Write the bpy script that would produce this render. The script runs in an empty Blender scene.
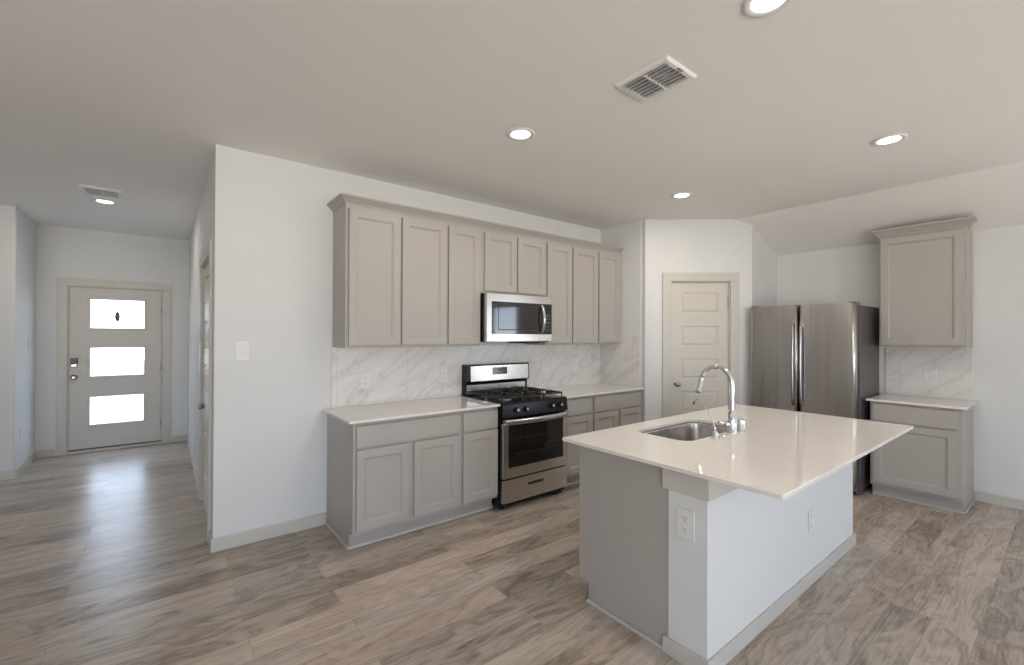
import bpy, bmesh, math, random
from mathutils import Matrix, Vector

random.seed(7)
scene = bpy.context.scene
COL = scene.collection

# ------------------------------------------------------------------ camera
CAM_F, CAM_YAW, CAM_PITCH, CAM_ROLL, CAM_H = 444.461, 51.926, 0.298, 0.208, 1.502
cam_data = bpy.data.cameras.new('camera')
cam_data.sensor_fit = 'HORIZONTAL'
cam_data.sensor_width = 36.0
cam_data.lens = CAM_F / 1024.0 * 36.0
cam_data.clip_start = 0.05
cam_data.clip_end = 200
cam = bpy.data.objects.new('camera', cam_data)
COL.objects.link(cam)
_y, _p, _r = (math.radians(a) for a in (CAM_YAW, CAM_PITCH, CAM_ROLL))
_f = Vector((math.cos(_y) * math.cos(_p), math.sin(_y) * math.cos(_p), math.sin(_p)))
_r0 = Vector((math.sin(_y), -math.cos(_y), 0))
_u0 = _r0.cross(_f)
_rr = _r0 * math.cos(_r) + _u0 * math.sin(_r)
_uu = _u0 * math.cos(_r) - _r0 * math.sin(_r)
cam.matrix_world = Matrix(((_rr.x, _uu.x, -_f.x, 0), (_rr.y, _uu.y, -_f.y, 0), (_rr.z, _uu.z, -_f.z, CAM_H), (0, 0, 0, 1)))
scene.camera = cam

# ------------------------------------------------------------------ world, exposure, daylight
world = bpy.data.worlds.new('world')
scene.world = world
world.use_nodes = True
_wn, _wl = world.node_tree.nodes, world.node_tree.links
_bg = _wn['Background']
SKY_STRENGTH = 6.3
# open sky above the horizon, sunlit ground below it
_tc = _wn.new('ShaderNodeTexCoord')
_sx = _wn.new('ShaderNodeSeparateXYZ')
_wl.new(_tc.outputs['Generated'], _sx.inputs['Vector'])
_mr = _wn.new('ShaderNodeMapRange')
_mr.inputs['From Min'].default_value = -1
_wl.new(_sx.outputs['Z'], _mr.inputs['Value'])
_cr = _wn.new('ShaderNodeValToRGB')
_e = _cr.color_ramp.elements
_e[0].position, _e[0].color = 0.0, (1.48, 1.41, 1.31, 1)
_e[1].position, _e[1].color = 1.0, (0.50, 0.74, 1.10, 1)
_k = _e.new(0.485); _k.color = (1.48, 1.41, 1.31, 1)
_k = _e.new(0.51); _k.color = (0.76, 0.89, 1.07, 1)
_wl.new(_mr.outputs['Result'], _cr.inputs['Fac'])
_wl.new(_cr.outputs['Color'], _bg.inputs['Color'])
_bg.inputs['Strength'].default_value = SKY_STRENGTH

scene.view_settings.view_transform = 'Standard'
scene.view_settings.look = 'None'
scene.view_settings.exposure = 0.13
scene.view_settings.gamma = 1.0
scene.view_settings.use_curve_mapping = False


def portal(loc, direction, sx, sy):
    """marks a window opening so the renderer looks for the sky through it"""
    d = bpy.data.lights.new('sky_portal', 'AREA')
    d.shape = 'RECTANGLE'
    d.size, d.size_y = sx, sy
    d.cycles.is_portal = True
    o = bpy.data.objects.new('sky_portal', d)
    COL.objects.link(o)
    o.location = loc
    o.rotation_euler = Vector(direction).to_track_quat('-Z', 'Y').to_euler()


# window openings of the rear and right walls
REAR_WINDOWS = [(-3.9, -0.9, 0.06, 2.25), (0.2, 2.0, 0.06, 2.25), (2.9, 4.1, 1.2, 2.2)]
LEFT_FILL_WINDOW = (-3.9, -2.3, 0.7, 2.2)  # unseen opening added on the left to brighten right wall, ceiling and island end
RIGHT_WINDOW = (-1.75, -0.80, 0.75, 2.15)
Y_REAR = -4.6
for x0, x1, z0, z1 in REAR_WINDOWS:
    portal(((x0 + x1) / 2, Y_REAR - 0.09, (z0 + z1) / 2), (0, 1, 0), x1 - x0, z1 - z0)
_a, _b, _c, _d = RIGHT_WINDOW
portal((5.872 + 0.09, (_a + _b) / 2, (_c + _d) / 2), (-1, 0, 0), _b - _a, _d - _c)
for _a, _b, _c, _d in (LEFT_FILL_WINDOW,):
    portal((-4.2 - 0.09, (_a + _b) / 2, (_c + _d) / 2), (1, 0, 0), _b - _a, _d - _c)
for z0, z1 in ((.338, .690), (.955, 1.312), (1.572, 1.935)):
    portal((-.4715, 7.728 + .055, (z0 + z1) / 2), (0, -1, 0), .527, z1 - z0)


# ------------------------------------------------------------------ materials
def new_mat(name):
    m = bpy.data.materials.new(name)
    m.use_nodes = True
    nt = m.node_tree
    return m, nt, nt.nodes, nt.links, nt.nodes['Principled BSDF']


def coords(nt, scale=(1, 1, 1), rot=(0, 0, 0), space='world'):
    """World-anchored coordinates: Geometry position through a mapping."""
    g = nt.nodes.new('ShaderNodeNewGeometry')
    mp = nt.nodes.new('ShaderNodeMapping')
    mp.inputs['Scale'].default_value = scale
    mp.inputs['Rotation'].default_value = rot
    nt.links.new(g.outputs['Position'], mp.inputs['Vector'])
    return mp.outputs['Vector']


def simple(name, col, rough=0.5, metal=0.0, var=0.03, scale=6.0, bump=0.0, bump_scale=150.0, spec=0.5, stretch=(1, 1, 1), coat=0.0, rough_var=0.0):
    m, nt, N, L, p = new_mat(name)
    v = coords(nt, stretch)
    n = N.new('ShaderNodeTexNoise')
    n.inputs['Scale'].default_value = scale
    n.inputs['Detail'].default_value = 4
    L.new(v, n.inputs['Vector'])
    r = N.new('ShaderNodeValToRGB')
    r.color_ramp.elements[0].position = 0.3
    r.color_ramp.elements[1].position = 0.7
    r.color_ramp.elements[0].color = (*[c * (1 - var) for c in col], 1)
    r.color_ramp.elements[1].color = (*[min(1, c * (1 + var)) for c in col], 1)
    L.new(n.outputs['Fac'], r.inputs['Fac'])
    L.new(r.outputs['Color'], p.inputs['Base Color'])
    p.inputs['Roughness'].default_value = rough
    p.inputs['Metallic'].default_value = metal
    p.inputs['Specular IOR Level'].default_value = spec
    p.inputs['Coat Weight'].default_value = coat
    if rough_var:
        mr = N.new('ShaderNodeMapRange')
        mr.inputs['To Min'].default_value = rough - rough_var
        mr.inputs['To Max'].default_value = rough + rough_var
        L.new(n.outputs['Fac'], mr.inputs['Value'])
        L.new(mr.outputs['Result'], p.inputs['Roughness'])
    if bump:
        b = N.new('ShaderNodeTexNoise')
        b.inputs['Scale'].default_value = bump_scale
        b.inputs['Detail'].default_value = 3
        L.new(v, b.inputs['Vector'])
        bp = N.new('ShaderNodeBump')
        bp.inputs['Strength'].default_value = bump
        bp.inputs['Distance'].default_value = 0.002
        L.new(b.outputs['Fac'], bp.inputs['Height'])
        L.new(bp.outputs['Normal'], p.inputs['Normal'])
    return m


def math_node(nt, op, a, b=None, c=None):
    n = nt.nodes.new('ShaderNodeMath')
    n.operation = op
    for i, x in enumerate((a, b, c)):
        if x is None:
            continue
        if isinstance(x, (int, float)):
            n.inputs[i].default_value = x
        else:
            nt.links.new(x, n.inputs[i])
    return n.outputs[0]


def floor_material():
    m, nt, N, L, p = new_mat('plank_floor')
    g = N.new('ShaderNodeNewGeometry')
    mp = N.new('ShaderNodeMapping')
    mp.inputs['Location'].default_value = (0.43, 0.17 * 40 - 0.318, 0)
    L.new(g.outputs['Position'], mp.inputs['Vector'])
    br = N.new('ShaderNodeTexBrick')
    br.offset = 0.37
    br.offset_frequency = 2
    br.inputs['Scale'].default_value = 1.0
    br.inputs['Brick Width'].default_value = 1.22
    br.inputs['Row Height'].default_value = 0.17
    br.inputs['Mortar Size'].default_value = 0.0010
    br.inputs['Mortar Smooth'].default_value = 0.3
    br.inputs['Bias'].default_value = 0.0
    br.inputs['Color1'].default_value = (0, 0, 0, 1)
    br.inputs['Color2'].default_value = (1, 1, 1, 1)
    br.inputs['Mortar'].default_value = (0.5, 0.5, 0.5, 1)
    L.new(mp.outputs['Vector'], br.inputs['Vector'])
    rnd = N.new('ShaderNodeSeparateColor')
    L.new(br.outputs['Color'], rnd.inputs['Color'])
    rv = rnd.outputs[0]
    # shift the grain of every plank by its own random number
    sep = N.new('ShaderNodeSeparateXYZ')
    L.new(g.outputs['Position'], sep.inputs['Vector'])
    ox = math_node(nt, 'MULTIPLY_ADD', rv, 37.0, sep.outputs['X'])
    oy = math_node(nt, 'MULTIPLY_ADD', rv, 91.0, sep.outputs['Y'])
    cb = N.new('ShaderNodeCombineXYZ')
    L.new(math_node(nt, 'MULTIPLY', ox, 1.3), cb.inputs['X'])
    L.new(math_node(nt, 'MULTIPLY', oy, 5.0), cb.inputs['Y'])
    # broad cathedral figure
    n1 = N.new('ShaderNodeTexNoise')
    n1.inputs['Scale'].default_value = 1.5
    n1.inputs['Detail'].default_value = 3
    n1.inputs['Distortion'].default_value = 1.1
    L.new(cb.outputs['Vector'], n1.inputs['Vector'])
    rings = math_node(nt, 'MULTIPLY', n1.outputs['Fac'], 9.0)
    rings = math_node(nt, 'PINGPONG', rings, 1.0)
    # fine fibre
    cb2 = N.new('ShaderNodeCombineXYZ')
    L.new(math_node(nt, 'MULTIPLY', ox, 1.6), cb2.inputs['X'])
    L.new(math_node(nt, 'MULTIPLY', oy, 70.0), cb2.inputs['Y'])
    n2 = N.new('ShaderNodeTexNoise')
    n2.inputs['Scale'].default_value = 1.6
    n2.inputs['Detail'].default_value = 6
    n2.inputs['Roughness'].default_value = 0.65
    L.new(cb2.outputs['Vector'], n2.inputs['Vector'])
    # mottling and fine speckle
    cb3 = N.new('ShaderNodeCombineXYZ')
    L.new(math_node(nt, 'MULTIPLY', ox, 3.2), cb3.inputs['X'])
    L.new(math_node(nt, 'MULTIPLY', oy, 15.0), cb3.inputs['Y'])
    n3 = N.new('ShaderNodeTexNoise')
    n3.inputs['Scale'].default_value = 1.0
    n3.inputs['Detail'].default_value = 8
    n3.inputs['Roughness'].default_value = 0.72
    n3.inputs['Distortion'].default_value = 0.8
    L.new(cb3.outputs['Vector'], n3.inputs['Vector'])
    # short dark pores running along the plank
    cb4 = N.new('ShaderNodeCombineXYZ')
    L.new(math_node(nt, 'MULTIPLY', ox, 9.0), cb4.inputs['X'])
    L.new(math_node(nt, 'MULTIPLY', oy, 110.0), cb4.inputs['Y'])
    n4 = N.new('ShaderNodeTexNoise')
    n4.inputs['Scale'].default_value = 1.0
    n4.inputs['Detail'].default_value = 2
    L.new(cb4.outputs['Vector'], n4.inputs['Vector'])
    pr = N.new('ShaderNodeMapRange')
    pr.inputs['From Min'].default_value = 0.55
    pr.inputs['From Max'].default_value = 0.72
    L.new(n4.outputs['Fac'], pr.inputs['Value'])
    # thin dark ring lines of the cathedral figure
    rl = N.new('ShaderNodeMapRange')
    rl.inputs['From Min'].default_value = 0.0
    rl.inputs['From Max'].default_value = 0.22
    L.new(rings, rl.inputs['Value'])
    f = math_node(nt, 'MULTIPLY', rings, 0.15)
    f = math_node(nt, 'MULTIPLY_ADD', rl.outputs['Result'], 0.05, f)
    f = math_node(nt, 'MULTIPLY_ADD', pr.outputs['Result'], -0.13, f)
    f = math_node(nt, 'MULTIPLY_ADD', n2.outputs['Fac'], 0.50, f)
    f = math_node(nt, 'MULTIPLY_ADD', n3.outputs['Fac'], 0.50, f)
    f = math_node(nt, 'MULTIPLY_ADD', n1.outputs['Fac'], 0.30, f)
    f = math_node(nt, 'MULTIPLY_ADD', rv, 0.30, f)
    f = math_node(nt, 'SUBTRACT', f, 0.435)
    r = N.new('ShaderNodeValToRGB')
    e = r.color_ramp.elements
    e[0].position, e[0].color = 0.18, (0.170, 0.130, 0.100, 1)
    e[1].position, e[1].color = 0.88, (0.68, 0.56, 0.455, 1)
    k = e.new(0.5)
    k.color = (0.445, 0.352, 0.275, 1)
    L.new(f, r.inputs['Fac'])
    # some planks greyer, some browner
    r2 = N.new('ShaderNodeValToRGB')
    e2 = r2.color_ramp.elements
    e2[0].position, e2[0].color = 0.18, (0.165, 0.147, 0.132, 1)
    e2[1].position, e2[1].color = 0.88, (0.62, 0.575, 0.53, 1)
    k2 = e2.new(0.5)
    k2.color = (0.395, 0.358, 0.322, 1)
    L.new(f, r2.inputs['Fac'])
    hue = N.new('ShaderNodeMix')
    hue.data_type = 'RGBA'
    L.new(math_node(nt, 'MULTIPLY_ADD', math_node(nt, 'FRACT', math_node(nt, 'MULTIPLY', rv, 7.31)), 0.55, 0.10), hue.inputs['Factor'])
    L.new(r.outputs['Color'], hue.inputs['A'])
    L.new(r2.outputs['Color'], hue.inputs['B'])
    mx = N.new('ShaderNodeMix')
    mx.data_type = 'RGBA'
    L.new(math_node(nt, 'MULTIPLY', br.outputs['Fac'], 0.6), mx.inputs['Factor'])
    L.new(hue.outputs['Result'], mx.inputs['A'])
    mx.inputs['B'].default_value = (0.06, 0.05, 0.043, 1)
    L.new(mx.outputs['Result'], p.inputs['Base Color'])
    p.inputs['Roughness'].default_value = 0.30
    p.inputs['Specular IOR Level'].default_value = 0.5
    h = math_node(nt, 'MULTIPLY_ADD', br.outputs['Fac'], -2.0, n2.outputs['Fac'])
    b = N.new('ShaderNodeBump')
    b.inputs['Strength'].default_value = 0.25
    b.inputs['Distance'].default_value = 0.001
    L.new(h, b.inputs['Height'])
    L.new(b.outputs['Normal'], p.inputs['Normal'])
    return m


def marble_material():
    m, nt, N, L, p = new_mat('marble_tile')
    g = N.new('ShaderNodeNewGeometry')
    sep = N.new('ShaderNodeSeparateXYZ')
    L.new(g.outputs['Position'], sep.inputs['Vector'])
    u = math_node(nt, 'SUBTRACT', sep.outputs['X'], sep.outputs['Y'])
    w = sep.outputs['Z']
    al = math_node(nt, 'ADD', math_node(nt, 'MULTIPLY', u, 0.78), math_node(nt, 'MULTIPLY', w, 0.62))
    ac = math_node(nt, 'SUBTRACT', math_node(nt, 'MULTIPLY', w, 0.78), math_node(nt, 'MULTIPLY', u, 0.62))
    cb = N.new('ShaderNodeCombineXYZ')
    L.new(math_node(nt, 'MULTIPLY', al, 1.1), cb.inputs['X'])
    L.new(math_node(nt, 'MULTIPLY', ac, 4.2), cb.inputs['Y'])
    n = N.new('ShaderNodeTexNoise')
    n.inputs['Scale'].default_value = 1.35
    n.inputs['Detail'].default_value = 4
    n.inputs['Roughness'].default_value = 0.55
    n.inputs['Distortion'].default_value = 0.45
    L.new(cb.outputs['Vector'], n.inputs['Vector'])
    d = math_node(nt, 'ABSOLUTE', math_node(nt, 'SUBTRACT', n.outputs['Fac'], 0.52))
    vein = N.new('ShaderNodeValToRGB')
    e = vein.color_ramp.elements
    e[0].position, e[0].color = 0.0, (0.615, 0.585, 0.555, 1)
    e[1].position, e[1].color = 0.06, (0.75, 0.73, 0.70, 1)
    k = e.new(0.012)
    k.color = (0.70, 0.675, 0.65, 1)
    L.new(d, vein.inputs['Fac'])
    # soft clouds
    n2 = N.new('ShaderNodeTexNoise')
    n2.inputs['Scale'].default_value = 2.0
    n2.inputs['Detail'].default_value = 3
    L.new(cb.outputs['Vector'], n2.inputs['Vector'])
    cl = N.new('ShaderNodeMapRange')
    cl.inputs['From Min'].default_value = 0.3
    cl.inputs['From Max'].default_value = 0.7
    cl.inputs['To Min'].default_value = 0.93
    cl.inputs['To Max'].default_value = 1.0
    L.new(n2.outputs['Fac'], cl.inputs['Value'])
    hs = N.new('ShaderNodeHueSaturation')
    L.new(vein.outputs['Color'], hs.inputs['Color'])
    L.new(cl.outputs['Result'], hs.inputs['Value'])
    # joints between the large tiles
    cj = N.new('ShaderNodeCombineXYZ')
    L.new(math_node(nt, 'ADD', u, 2.56 + 0.02), cj.inputs['X'])
    L.new(math_node(nt, 'ADD', w, -0.912 + 5 * 0.6), cj.inputs['Y'])
    br = N.new('ShaderNodeTexBrick')
    br.offset = 0.0
    br.inputs['Scale'].default_value = 1.0
    br.inputs['Brick Width'].default_value = 0.61
    br.inputs['Row Height'].default_value = 0.6
    br.inputs['Mortar Size'].default_value = 0.0018
    L.new(cj.outputs['Vector'], br.inputs['Vector'])
    mx = N.new('ShaderNodeMix')
    mx.data_type = 'RGBA'
    L.new(math_node(nt, 'MULTIPLY', br.outputs['Fac'], 0.5), mx.inputs['Factor'])
    L.new(hs.outputs['Color'], mx.inputs['A'])
    mx.inputs['B'].default_value = (0.42, 0.40, 0.38, 1)
    L.new(mx.outputs['Result'], p.inputs['Base Color'])
    p.inputs['Roughness'].default_value = 0.22
    return m


def glass_material(name, tint=(1, 1, 1), refl=0.06):
    m, nt, N, L, p = new_mat(name)
    N.remove(p)
    t = N.new('ShaderNodeBsdfTransparent')
    t.inputs['Color'].default_value = (*tint, 1)
    gl = N.new('ShaderNodeBsdfGlossy')
    gl.inputs['Roughness'].default_value = 0.02
    fr = N.new('ShaderNodeFresnel')
    fr.inputs['IOR'].default_value = 1.45
    mx = N.new('ShaderNodeMixShader')
    # the pane reflects at its front face only
    ge = N.new('ShaderNodeNewGeometry')
    L.new(math_node(nt, 'MULTIPLY', fr.outputs['Fac'], math_node(nt, 'SUBTRACT', 1.0, ge.outputs['Backfacing'])), mx.inputs['Fac'])
    L.new(t.outputs['BSDF'], mx.inputs[1])
    L.new(gl.outputs['BSDF'], mx.inputs[2])
    L.new(mx.outputs['Shader'], N['Material Output'].inputs['Surface'])
    return m


def emit_material(name, col, strength):
    m, nt, N, L, p = new_mat(name)
    p.inputs['Base Color'].default_value = (0.9, 0.9, 0.9, 1)
    p.inputs['Emission Color'].default_value = (*col, 1)
    p.inputs['Emission Strength'].default_value = strength
    return m


M_WALL = simple('wall_paint', (0.69, 0.695, 0.69), 0.75, var=0.012, scale=1.5, bump=0.12, bump_scale=190, spec=0.25)
M_CEIL = simple('ceiling_paint', (0.88, 0.865, 0.84), 0.85, var=0.012, scale=1.2, bump=0.5, bump_scale=70, spec=0.2)
M_FLOOR = floor_material()
M_TRIM = simple('trim_paint', (0.56, 0.53, 0.485), 0.42, var=0.012)
M_DOOR = simple('door_paint', (0.58, 0.55, 0.49), 0.42, var=0.012)
M_CAB = simple('cabinet_paint', (0.41, 0.382, 0.355), 0.42, var=0.015, scale=3)
M_CABIN = simple('cabinet_inside', (0.36, 0.335, 0.31), 0.5, var=0.02)
M_SHOE = simple('shoe_paint', (0.52, 0.50, 0.48), 0.45)
M_QUARTZ = simple('quartz', (0.78, 0.735, 0.685), 0.05, var=0.02, scale=40, spec=0.55)
M_MARBLE = marble_material()
M_STEEL = simple('brushed_steel', (0.60, 0.58, 0.56), 0.24, metal=1.0, var=0.05, scale=3, stretch=(0.6, 0.6, 90), rough_var=0.04)
M_STEELV = simple('brushed_steel_upright', (0.55, 0.535, 0.52), 0.25, metal=1.0, var=0.10, scale=3.0, stretch=(3, 14, 0.25), rough_var=0.05)
M_STEELV.node_tree.nodes['Principled BSDF'].inputs['Anisotropic'].default_value = 0.85
M_STEELV.node_tree.nodes['Principled BSDF'].inputs['Anisotropic Rotation'].default_value = 0.25
_tn = M_STEELV.node_tree.nodes.new('ShaderNodeTangent')
_tn.direction_type = 'RADIAL'
_tn.axis = 'Z'
M_STEELV.node_tree.links.new(_tn.outputs['Tangent'], M_STEELV.node_tree.nodes['Principled BSDF'].inputs['Tangent'])
M_SINK = simple('sink_steel', (0.52, 0.50, 0.48), 0.24, metal=1.0, var=0.05, scale=20, rough_var=0.04)
M_CHROME = simple('chrome', (0.80, 0.81, 0.82), 0.08, metal=1.0, var=0.01)
M_NICKEL = simple('satin_nickel', (0.42, 0.40, 0.37), 0.30, metal=1.0, var=0.02)
M_BLACK = simple('black_enamel', (0.007, 0.007, 0.008), 0.20, var=0.1, spec=0.25)
M_BLACKM = simple('black_matte', (0.018, 0.018, 0.018), 0.5, var=0.1)
M_IRON = simple('cast_iron', (0.022, 0.020, 0.019), 0.55, var=0.2, scale=60)
M_OVENG = simple('oven_glass', (0.013, 0.011, 0.010), 0.06, var=0.1, spec=0.8)
M_OVENW = simple('oven_window_glass', (0.010, 0.008, 0.007), 0.06, var=0.1, spec=0.45)
M_HANDLE = simple('dark_steel', (0.34, 0.33, 0.33), 0.22, metal=1.0, var=0.03)
M_FRSIDE = simple('fridge_side', (0.10, 0.088, 0.088), 0.40, metal=0.3, var=0.05)
M_DISPLAY = simple('display', (0.010, 0.011, 0.016), 0.12, var=0.1)
M_WHITE = simple('white_plastic', (0.73, 0.725, 0.71), 0.35, var=0.01)
M_SLOT = simple('slot_dark', (0.12, 0.115, 0.11), 0.6)
M_VENT = simple('vent_white', (0.80, 0.79, 0.80), 0.45, var=0.01)
M_VENTD = simple('vent_throat', (0.42, 0.41, 0.41), 0.8)
M_GLASS = glass_material('pane_glass')
M_LENS = emit_material('lamp_lens', (1.0, 0.95, 0.88), 9.0)
M_GROUND = simple('concrete', (0.55, 0.54, 0.52), 0.9, var=0.06, scale=3)
M_TEXT = simple('lettering', (0.10, 0.105, 0.12), 0.4)

# ------------------------------------------------------------------ mesh builder
IDENT = Matrix.Identity(4)


class MB:
    """Collects shapes in a local frame; build() links them as one mesh object."""

    def __init__(self, frame=IDENT):
        self.bm = bmesh.new()
        self.M = frame

    def v(self, p):
        return self.bm.verts.new(self.M @ Vector(p))

    def face(self, vs, smooth=False):
        try:
            f = self.bm.faces.new(vs)
            f.smooth = smooth
            return f
        except ValueError:
            return None

    def box(self, x0, x1, y0, y1, z0, z1):
        c = [self.v(p) for p in ((x0, y0, z0), (x1, y0, z0), (x1, y1, z0), (x0, y1, z0), (x0, y0, z1), (x1, y0, z1), (x1, y1, z1), (x0, y1, z1))]
        for q in ((0, 3, 2, 1), (4, 5, 6, 7), (0, 1, 5, 4), (1, 2, 6, 5), (2, 3, 7, 6), (3, 0, 4, 7)):
            self.face([c[i] for i in q])
        return self

    def prism(self, pts, axis, a, b):
        """polygon pts (2-D) extruded along an axis between a and b."""
        def put(p, t):
            return {'x': (t, p[0], p[1]), 'y': (p[0], t, p[1]), 'z': (p[0], p[1], t)}[axis]
        A = [self.v(put(p, a)) for p in pts]
        B = [self.v(put(p, b)) for p in pts]
        self.face(A[::-1])
        self.face(B)
        for i in range(len(pts)):
            j = (i + 1) % len(pts)
            self.face([A[i], A[j], B[j], B[i]])
        return self

    def loft(self, rings, cap0=True, cap1=True, smooth=True, closed=False):
        R = [[self.v(p) for p in r] for r in rings]
        n = len(R[0])
        k = len(R)
        for i in range(k if closed else k - 1):
            a, b = R[i], R[(i + 1) % k]
            for j in range(n):
                self.face([a[j], a[(j + 1) % n], b[(j + 1) % n], b[j]], smooth)
        if not closed:
            if cap0:
                self.face(R[0][::-1])
            if cap1:
                self.face(R[-1])
        return self

    def tube(self, pts, radii, n=16, cap=True):
        P = [Vector(p) for p in pts]
        if isinstance(radii, (int, float)):
            radii = [radii] * len(P)
        T = []
        for i in range(len(P)):
            a = P[max(0, i - 1)]
            b = P[min(len(P) - 1, i + 1)]
            T.append((b - a).normalized())
        ref = Vector((0, 0, 1)) if abs(T[0].z) < 0.9 else Vector((1, 0, 0))
        nrm = (ref - T[0] * ref.dot(T[0])).normalized()
        rings = []
        for i, p in enumerate(P):
            nrm = (nrm - T[i] * nrm.dot(T[i])).normalized()
            bi = T[i].cross(nrm)
            rings.append([p + (nrm * math.cos(2 * math.pi * k / n) + bi * math.sin(2 * math.pi * k / n)) * radii[i] for k in range(n)])
        return self.loft(rings, cap, cap)

    def lathe(self, center, axis, prof, n=24, cap0=True, cap1=True):
        """profile [(r, t)] turned about an axis through center."""
        ax = Vector(axis).normalized()
        ref = Vector((0, 0, 1)) if abs(ax.z) < 0.9 else Vector((1, 0, 0))
        a = (ref - ax * ref.dot(ax)).normalized()
        b = ax.cross(a)
        c = Vector(center)
        rings = [[c + ax * t + (a * math.cos(2 * math.pi * k / n) + b * math.sin(2 * math.pi * k / n)) * max(r, 1e-5) for k in range(n)] for r, t in prof]
        return self.loft(rings, cap0, cap1)

    def build(self, name, mat, parent=None, bevel=0.0, seg=2, autosmooth=False):
        bm = self.bm
        bmesh.ops.recalc_face_normals(bm, faces=bm.faces)
        origin = ORIGIN.get(parent.name, Vector((0, 0, 0))) if parent else Vector((0, 0, 0))
        if parent is None:
            # a thing that is one mesh keeps its origin at the middle of its base
            lo = Vector([min(v.co[i] for v in bm.verts) for i in range(3)])
            hi = Vector([max(v.co[i] for v in bm.verts) for i in range(3)])
            origin = Vector(((lo.x + hi.x) / 2, (lo.y + hi.y) / 2, lo.z))
        bmesh.ops.translate(bm, vec=-origin, verts=bm.verts)
        me = bpy.data.meshes.new(name)
        bm.to_mesh(me)
        bm.free()
        me.materials.append(mat)
        o = bpy.data.objects.new(name, me)
        COL.objects.link(o)
        if parent:
            o.parent = parent
        else:
            o.location = origin
        ORIGIN[o.name] = origin
        if bevel:
            b = o.modifiers.new('bevel', 'BEVEL')
            b.width = bevel
            b.segments = seg
            b.limit_method = 'ANGLE'
            b.angle_limit = math.radians(40)
            b.harden_normals = False
        return o


ORIGIN = {}


def thing(name, label, cat, loc, group=None, kind=None):
    o = bpy.data.objects.new(name, None)
    o.empty_display_size = 0.1
    COL.objects.link(o)
    o.location = loc
    ORIGIN[o.name] = Vector(loc)
    return tag(o, label, cat, group, kind)


def tag(o, label, cat, group=None, kind=None):
    o['label'] = label
    if cat:
        o['category'] = cat
    if group:
        o['group'] = group
    if kind:
        o['kind'] = kind
    return o


def struct(o, label, cat):
    return tag(o, label, cat, None, 'structure')


# frames: u runs rightwards along a wall, v out of the wall into the room, w up
X_L, Y_W = 0.275, 3.683            # hall corner, range wall
X_P, Y_P = 4.281, 3.026            # pantry side wall and where its diagonal begins
X_Q, Y_Q = 5.207, 2.271            # where the diagonal ends
X_F = 5.872                        # refrigerator wall
H, H_LOW, X_CREASE = 2.813, 2.473, 5.05
Y_D, X_HL, Y_HL = 7.728, -1.21, 6.778


def frame_from(o, du, dv):
    return Matrix(((du[0], dv[0], 0, o[0]), (du[1], dv[1], 0, o[1]), (0, 0, 1, o[2] if len(o) > 2 else 0), (0, 0, 0, 1)))


F_RANGE = frame_from((0, Y_W), (1, 0), (0, -1))       # u = x
F_RIGHT = frame_from((X_F, 0), (0, -1), (-1, 0))      # u = -y
F_ENTRY = frame_from((0, Y_D), (1, 0), (0, -1))       # u = x
F_HALLR = frame_from((X_L, 0), (0, -1), (-1, 0))      # u = -y
F_HALLL = frame_from((X_HL, 0), (0, 1), (1, 0))       # u = y
_dl = math.hypot(X_Q - X_P, Y_Q - Y_P)
_du = ((X_Q - X_P) / _dl, (Y_Q - Y_P) / _dl)
F_DIAG = frame_from((X_P, Y_P), _du, (_du[1], -_du[0]))   # out of the diagonal towards the kitchen

# ------------------------------------------------------------------ the setting
struct(MB().box(-4.2, X_F + .12, Y_REAR - .12, Y_D + .12, -0.10, 0).build('floor', M_FLOOR), 'grey brown wood plank floor through kitchen and hall', 'floor')

b = MB()
b.prism([(-4.2, H), (X_CREASE, H), (X_F + .12, H_LOW - .12 * (H - H_LOW) / (X_F - X_CREASE)), (X_F + .12, H + .1), (-4.2, H + .1)], 'y', Y_REAR - .12, Y_D + .12)
struct(b.build('ceiling', M_CEIL), 'pale textured ceiling sloping down above the refrigerator', 'ceiling')

WT = 0.12
struct(MB().box(X_L, X_P + WT, Y_W, Y_W + WT, 0, H + .05).build('wall_range', M_WALL), 'white wall behind the range and upper cabinets', 'wall')

# hall right wall with the closet door opening
HD0, HD1, HDZ = 3.955, 4.885, 2.10
b = MB()
b.box(X_L, X_L + WT, Y_W + WT, HD0, 0, H + .05).box(X_L, X_L + WT, HD1, Y_D + WT, 0, H + .05).box(X_L, X_L + WT, HD0, HD1, HDZ, H + .05)
struct(b.build('wall_hall_right', M_WALL), 'white wall on the right side of the entry hall', 'wall')
# closet behind that door
struct(MB().box(X_L + .80, X_L + .86, 3.86, 5.0, 0, 2.5).build('wall_closet', M_WALL), 'closet wall behind the hall door', 'wall')

# entry wall with the front door opening
FD0, FD1, FDZ0, FDZ1 = -0.940, -0.010, 0.0, 2.095
b = MB()
b.box(X_HL - WT, FD0, Y_D, Y_D + WT, 0, H + .05).box(FD1, X_L, Y_D, Y_D + WT, 0, H + .05).box(FD0, FD1, Y_D, Y_D + WT, FDZ1, H + .05)
struct(b.build('wall_entry', M_WALL), 'white wall around the front door', 'wall')

# hall left wall (outside corner rounded) and the wall running left from it
def corner_poly():
    r = 0.02
    pts = [(-4.2, Y_HL)]
    for k in range(7):
        a = math.pi * 1.5 + k / 6 * math.pi / 2
        pts.append((X_HL - r + r * math.cos(a), Y_HL + r + r * math.sin(a)))
    pts += [(X_HL, Y_D), (X_HL - WT, Y_D), (X_HL - WT, Y_HL + WT), (-4.2, Y_HL + WT)]
    return pts
struct(MB().prism(corner_poly(), 'z', 0, H + .05).build('wall_hall_left', M_WALL), 'white wall with rounded corner left of the front door', 'wall')

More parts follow.
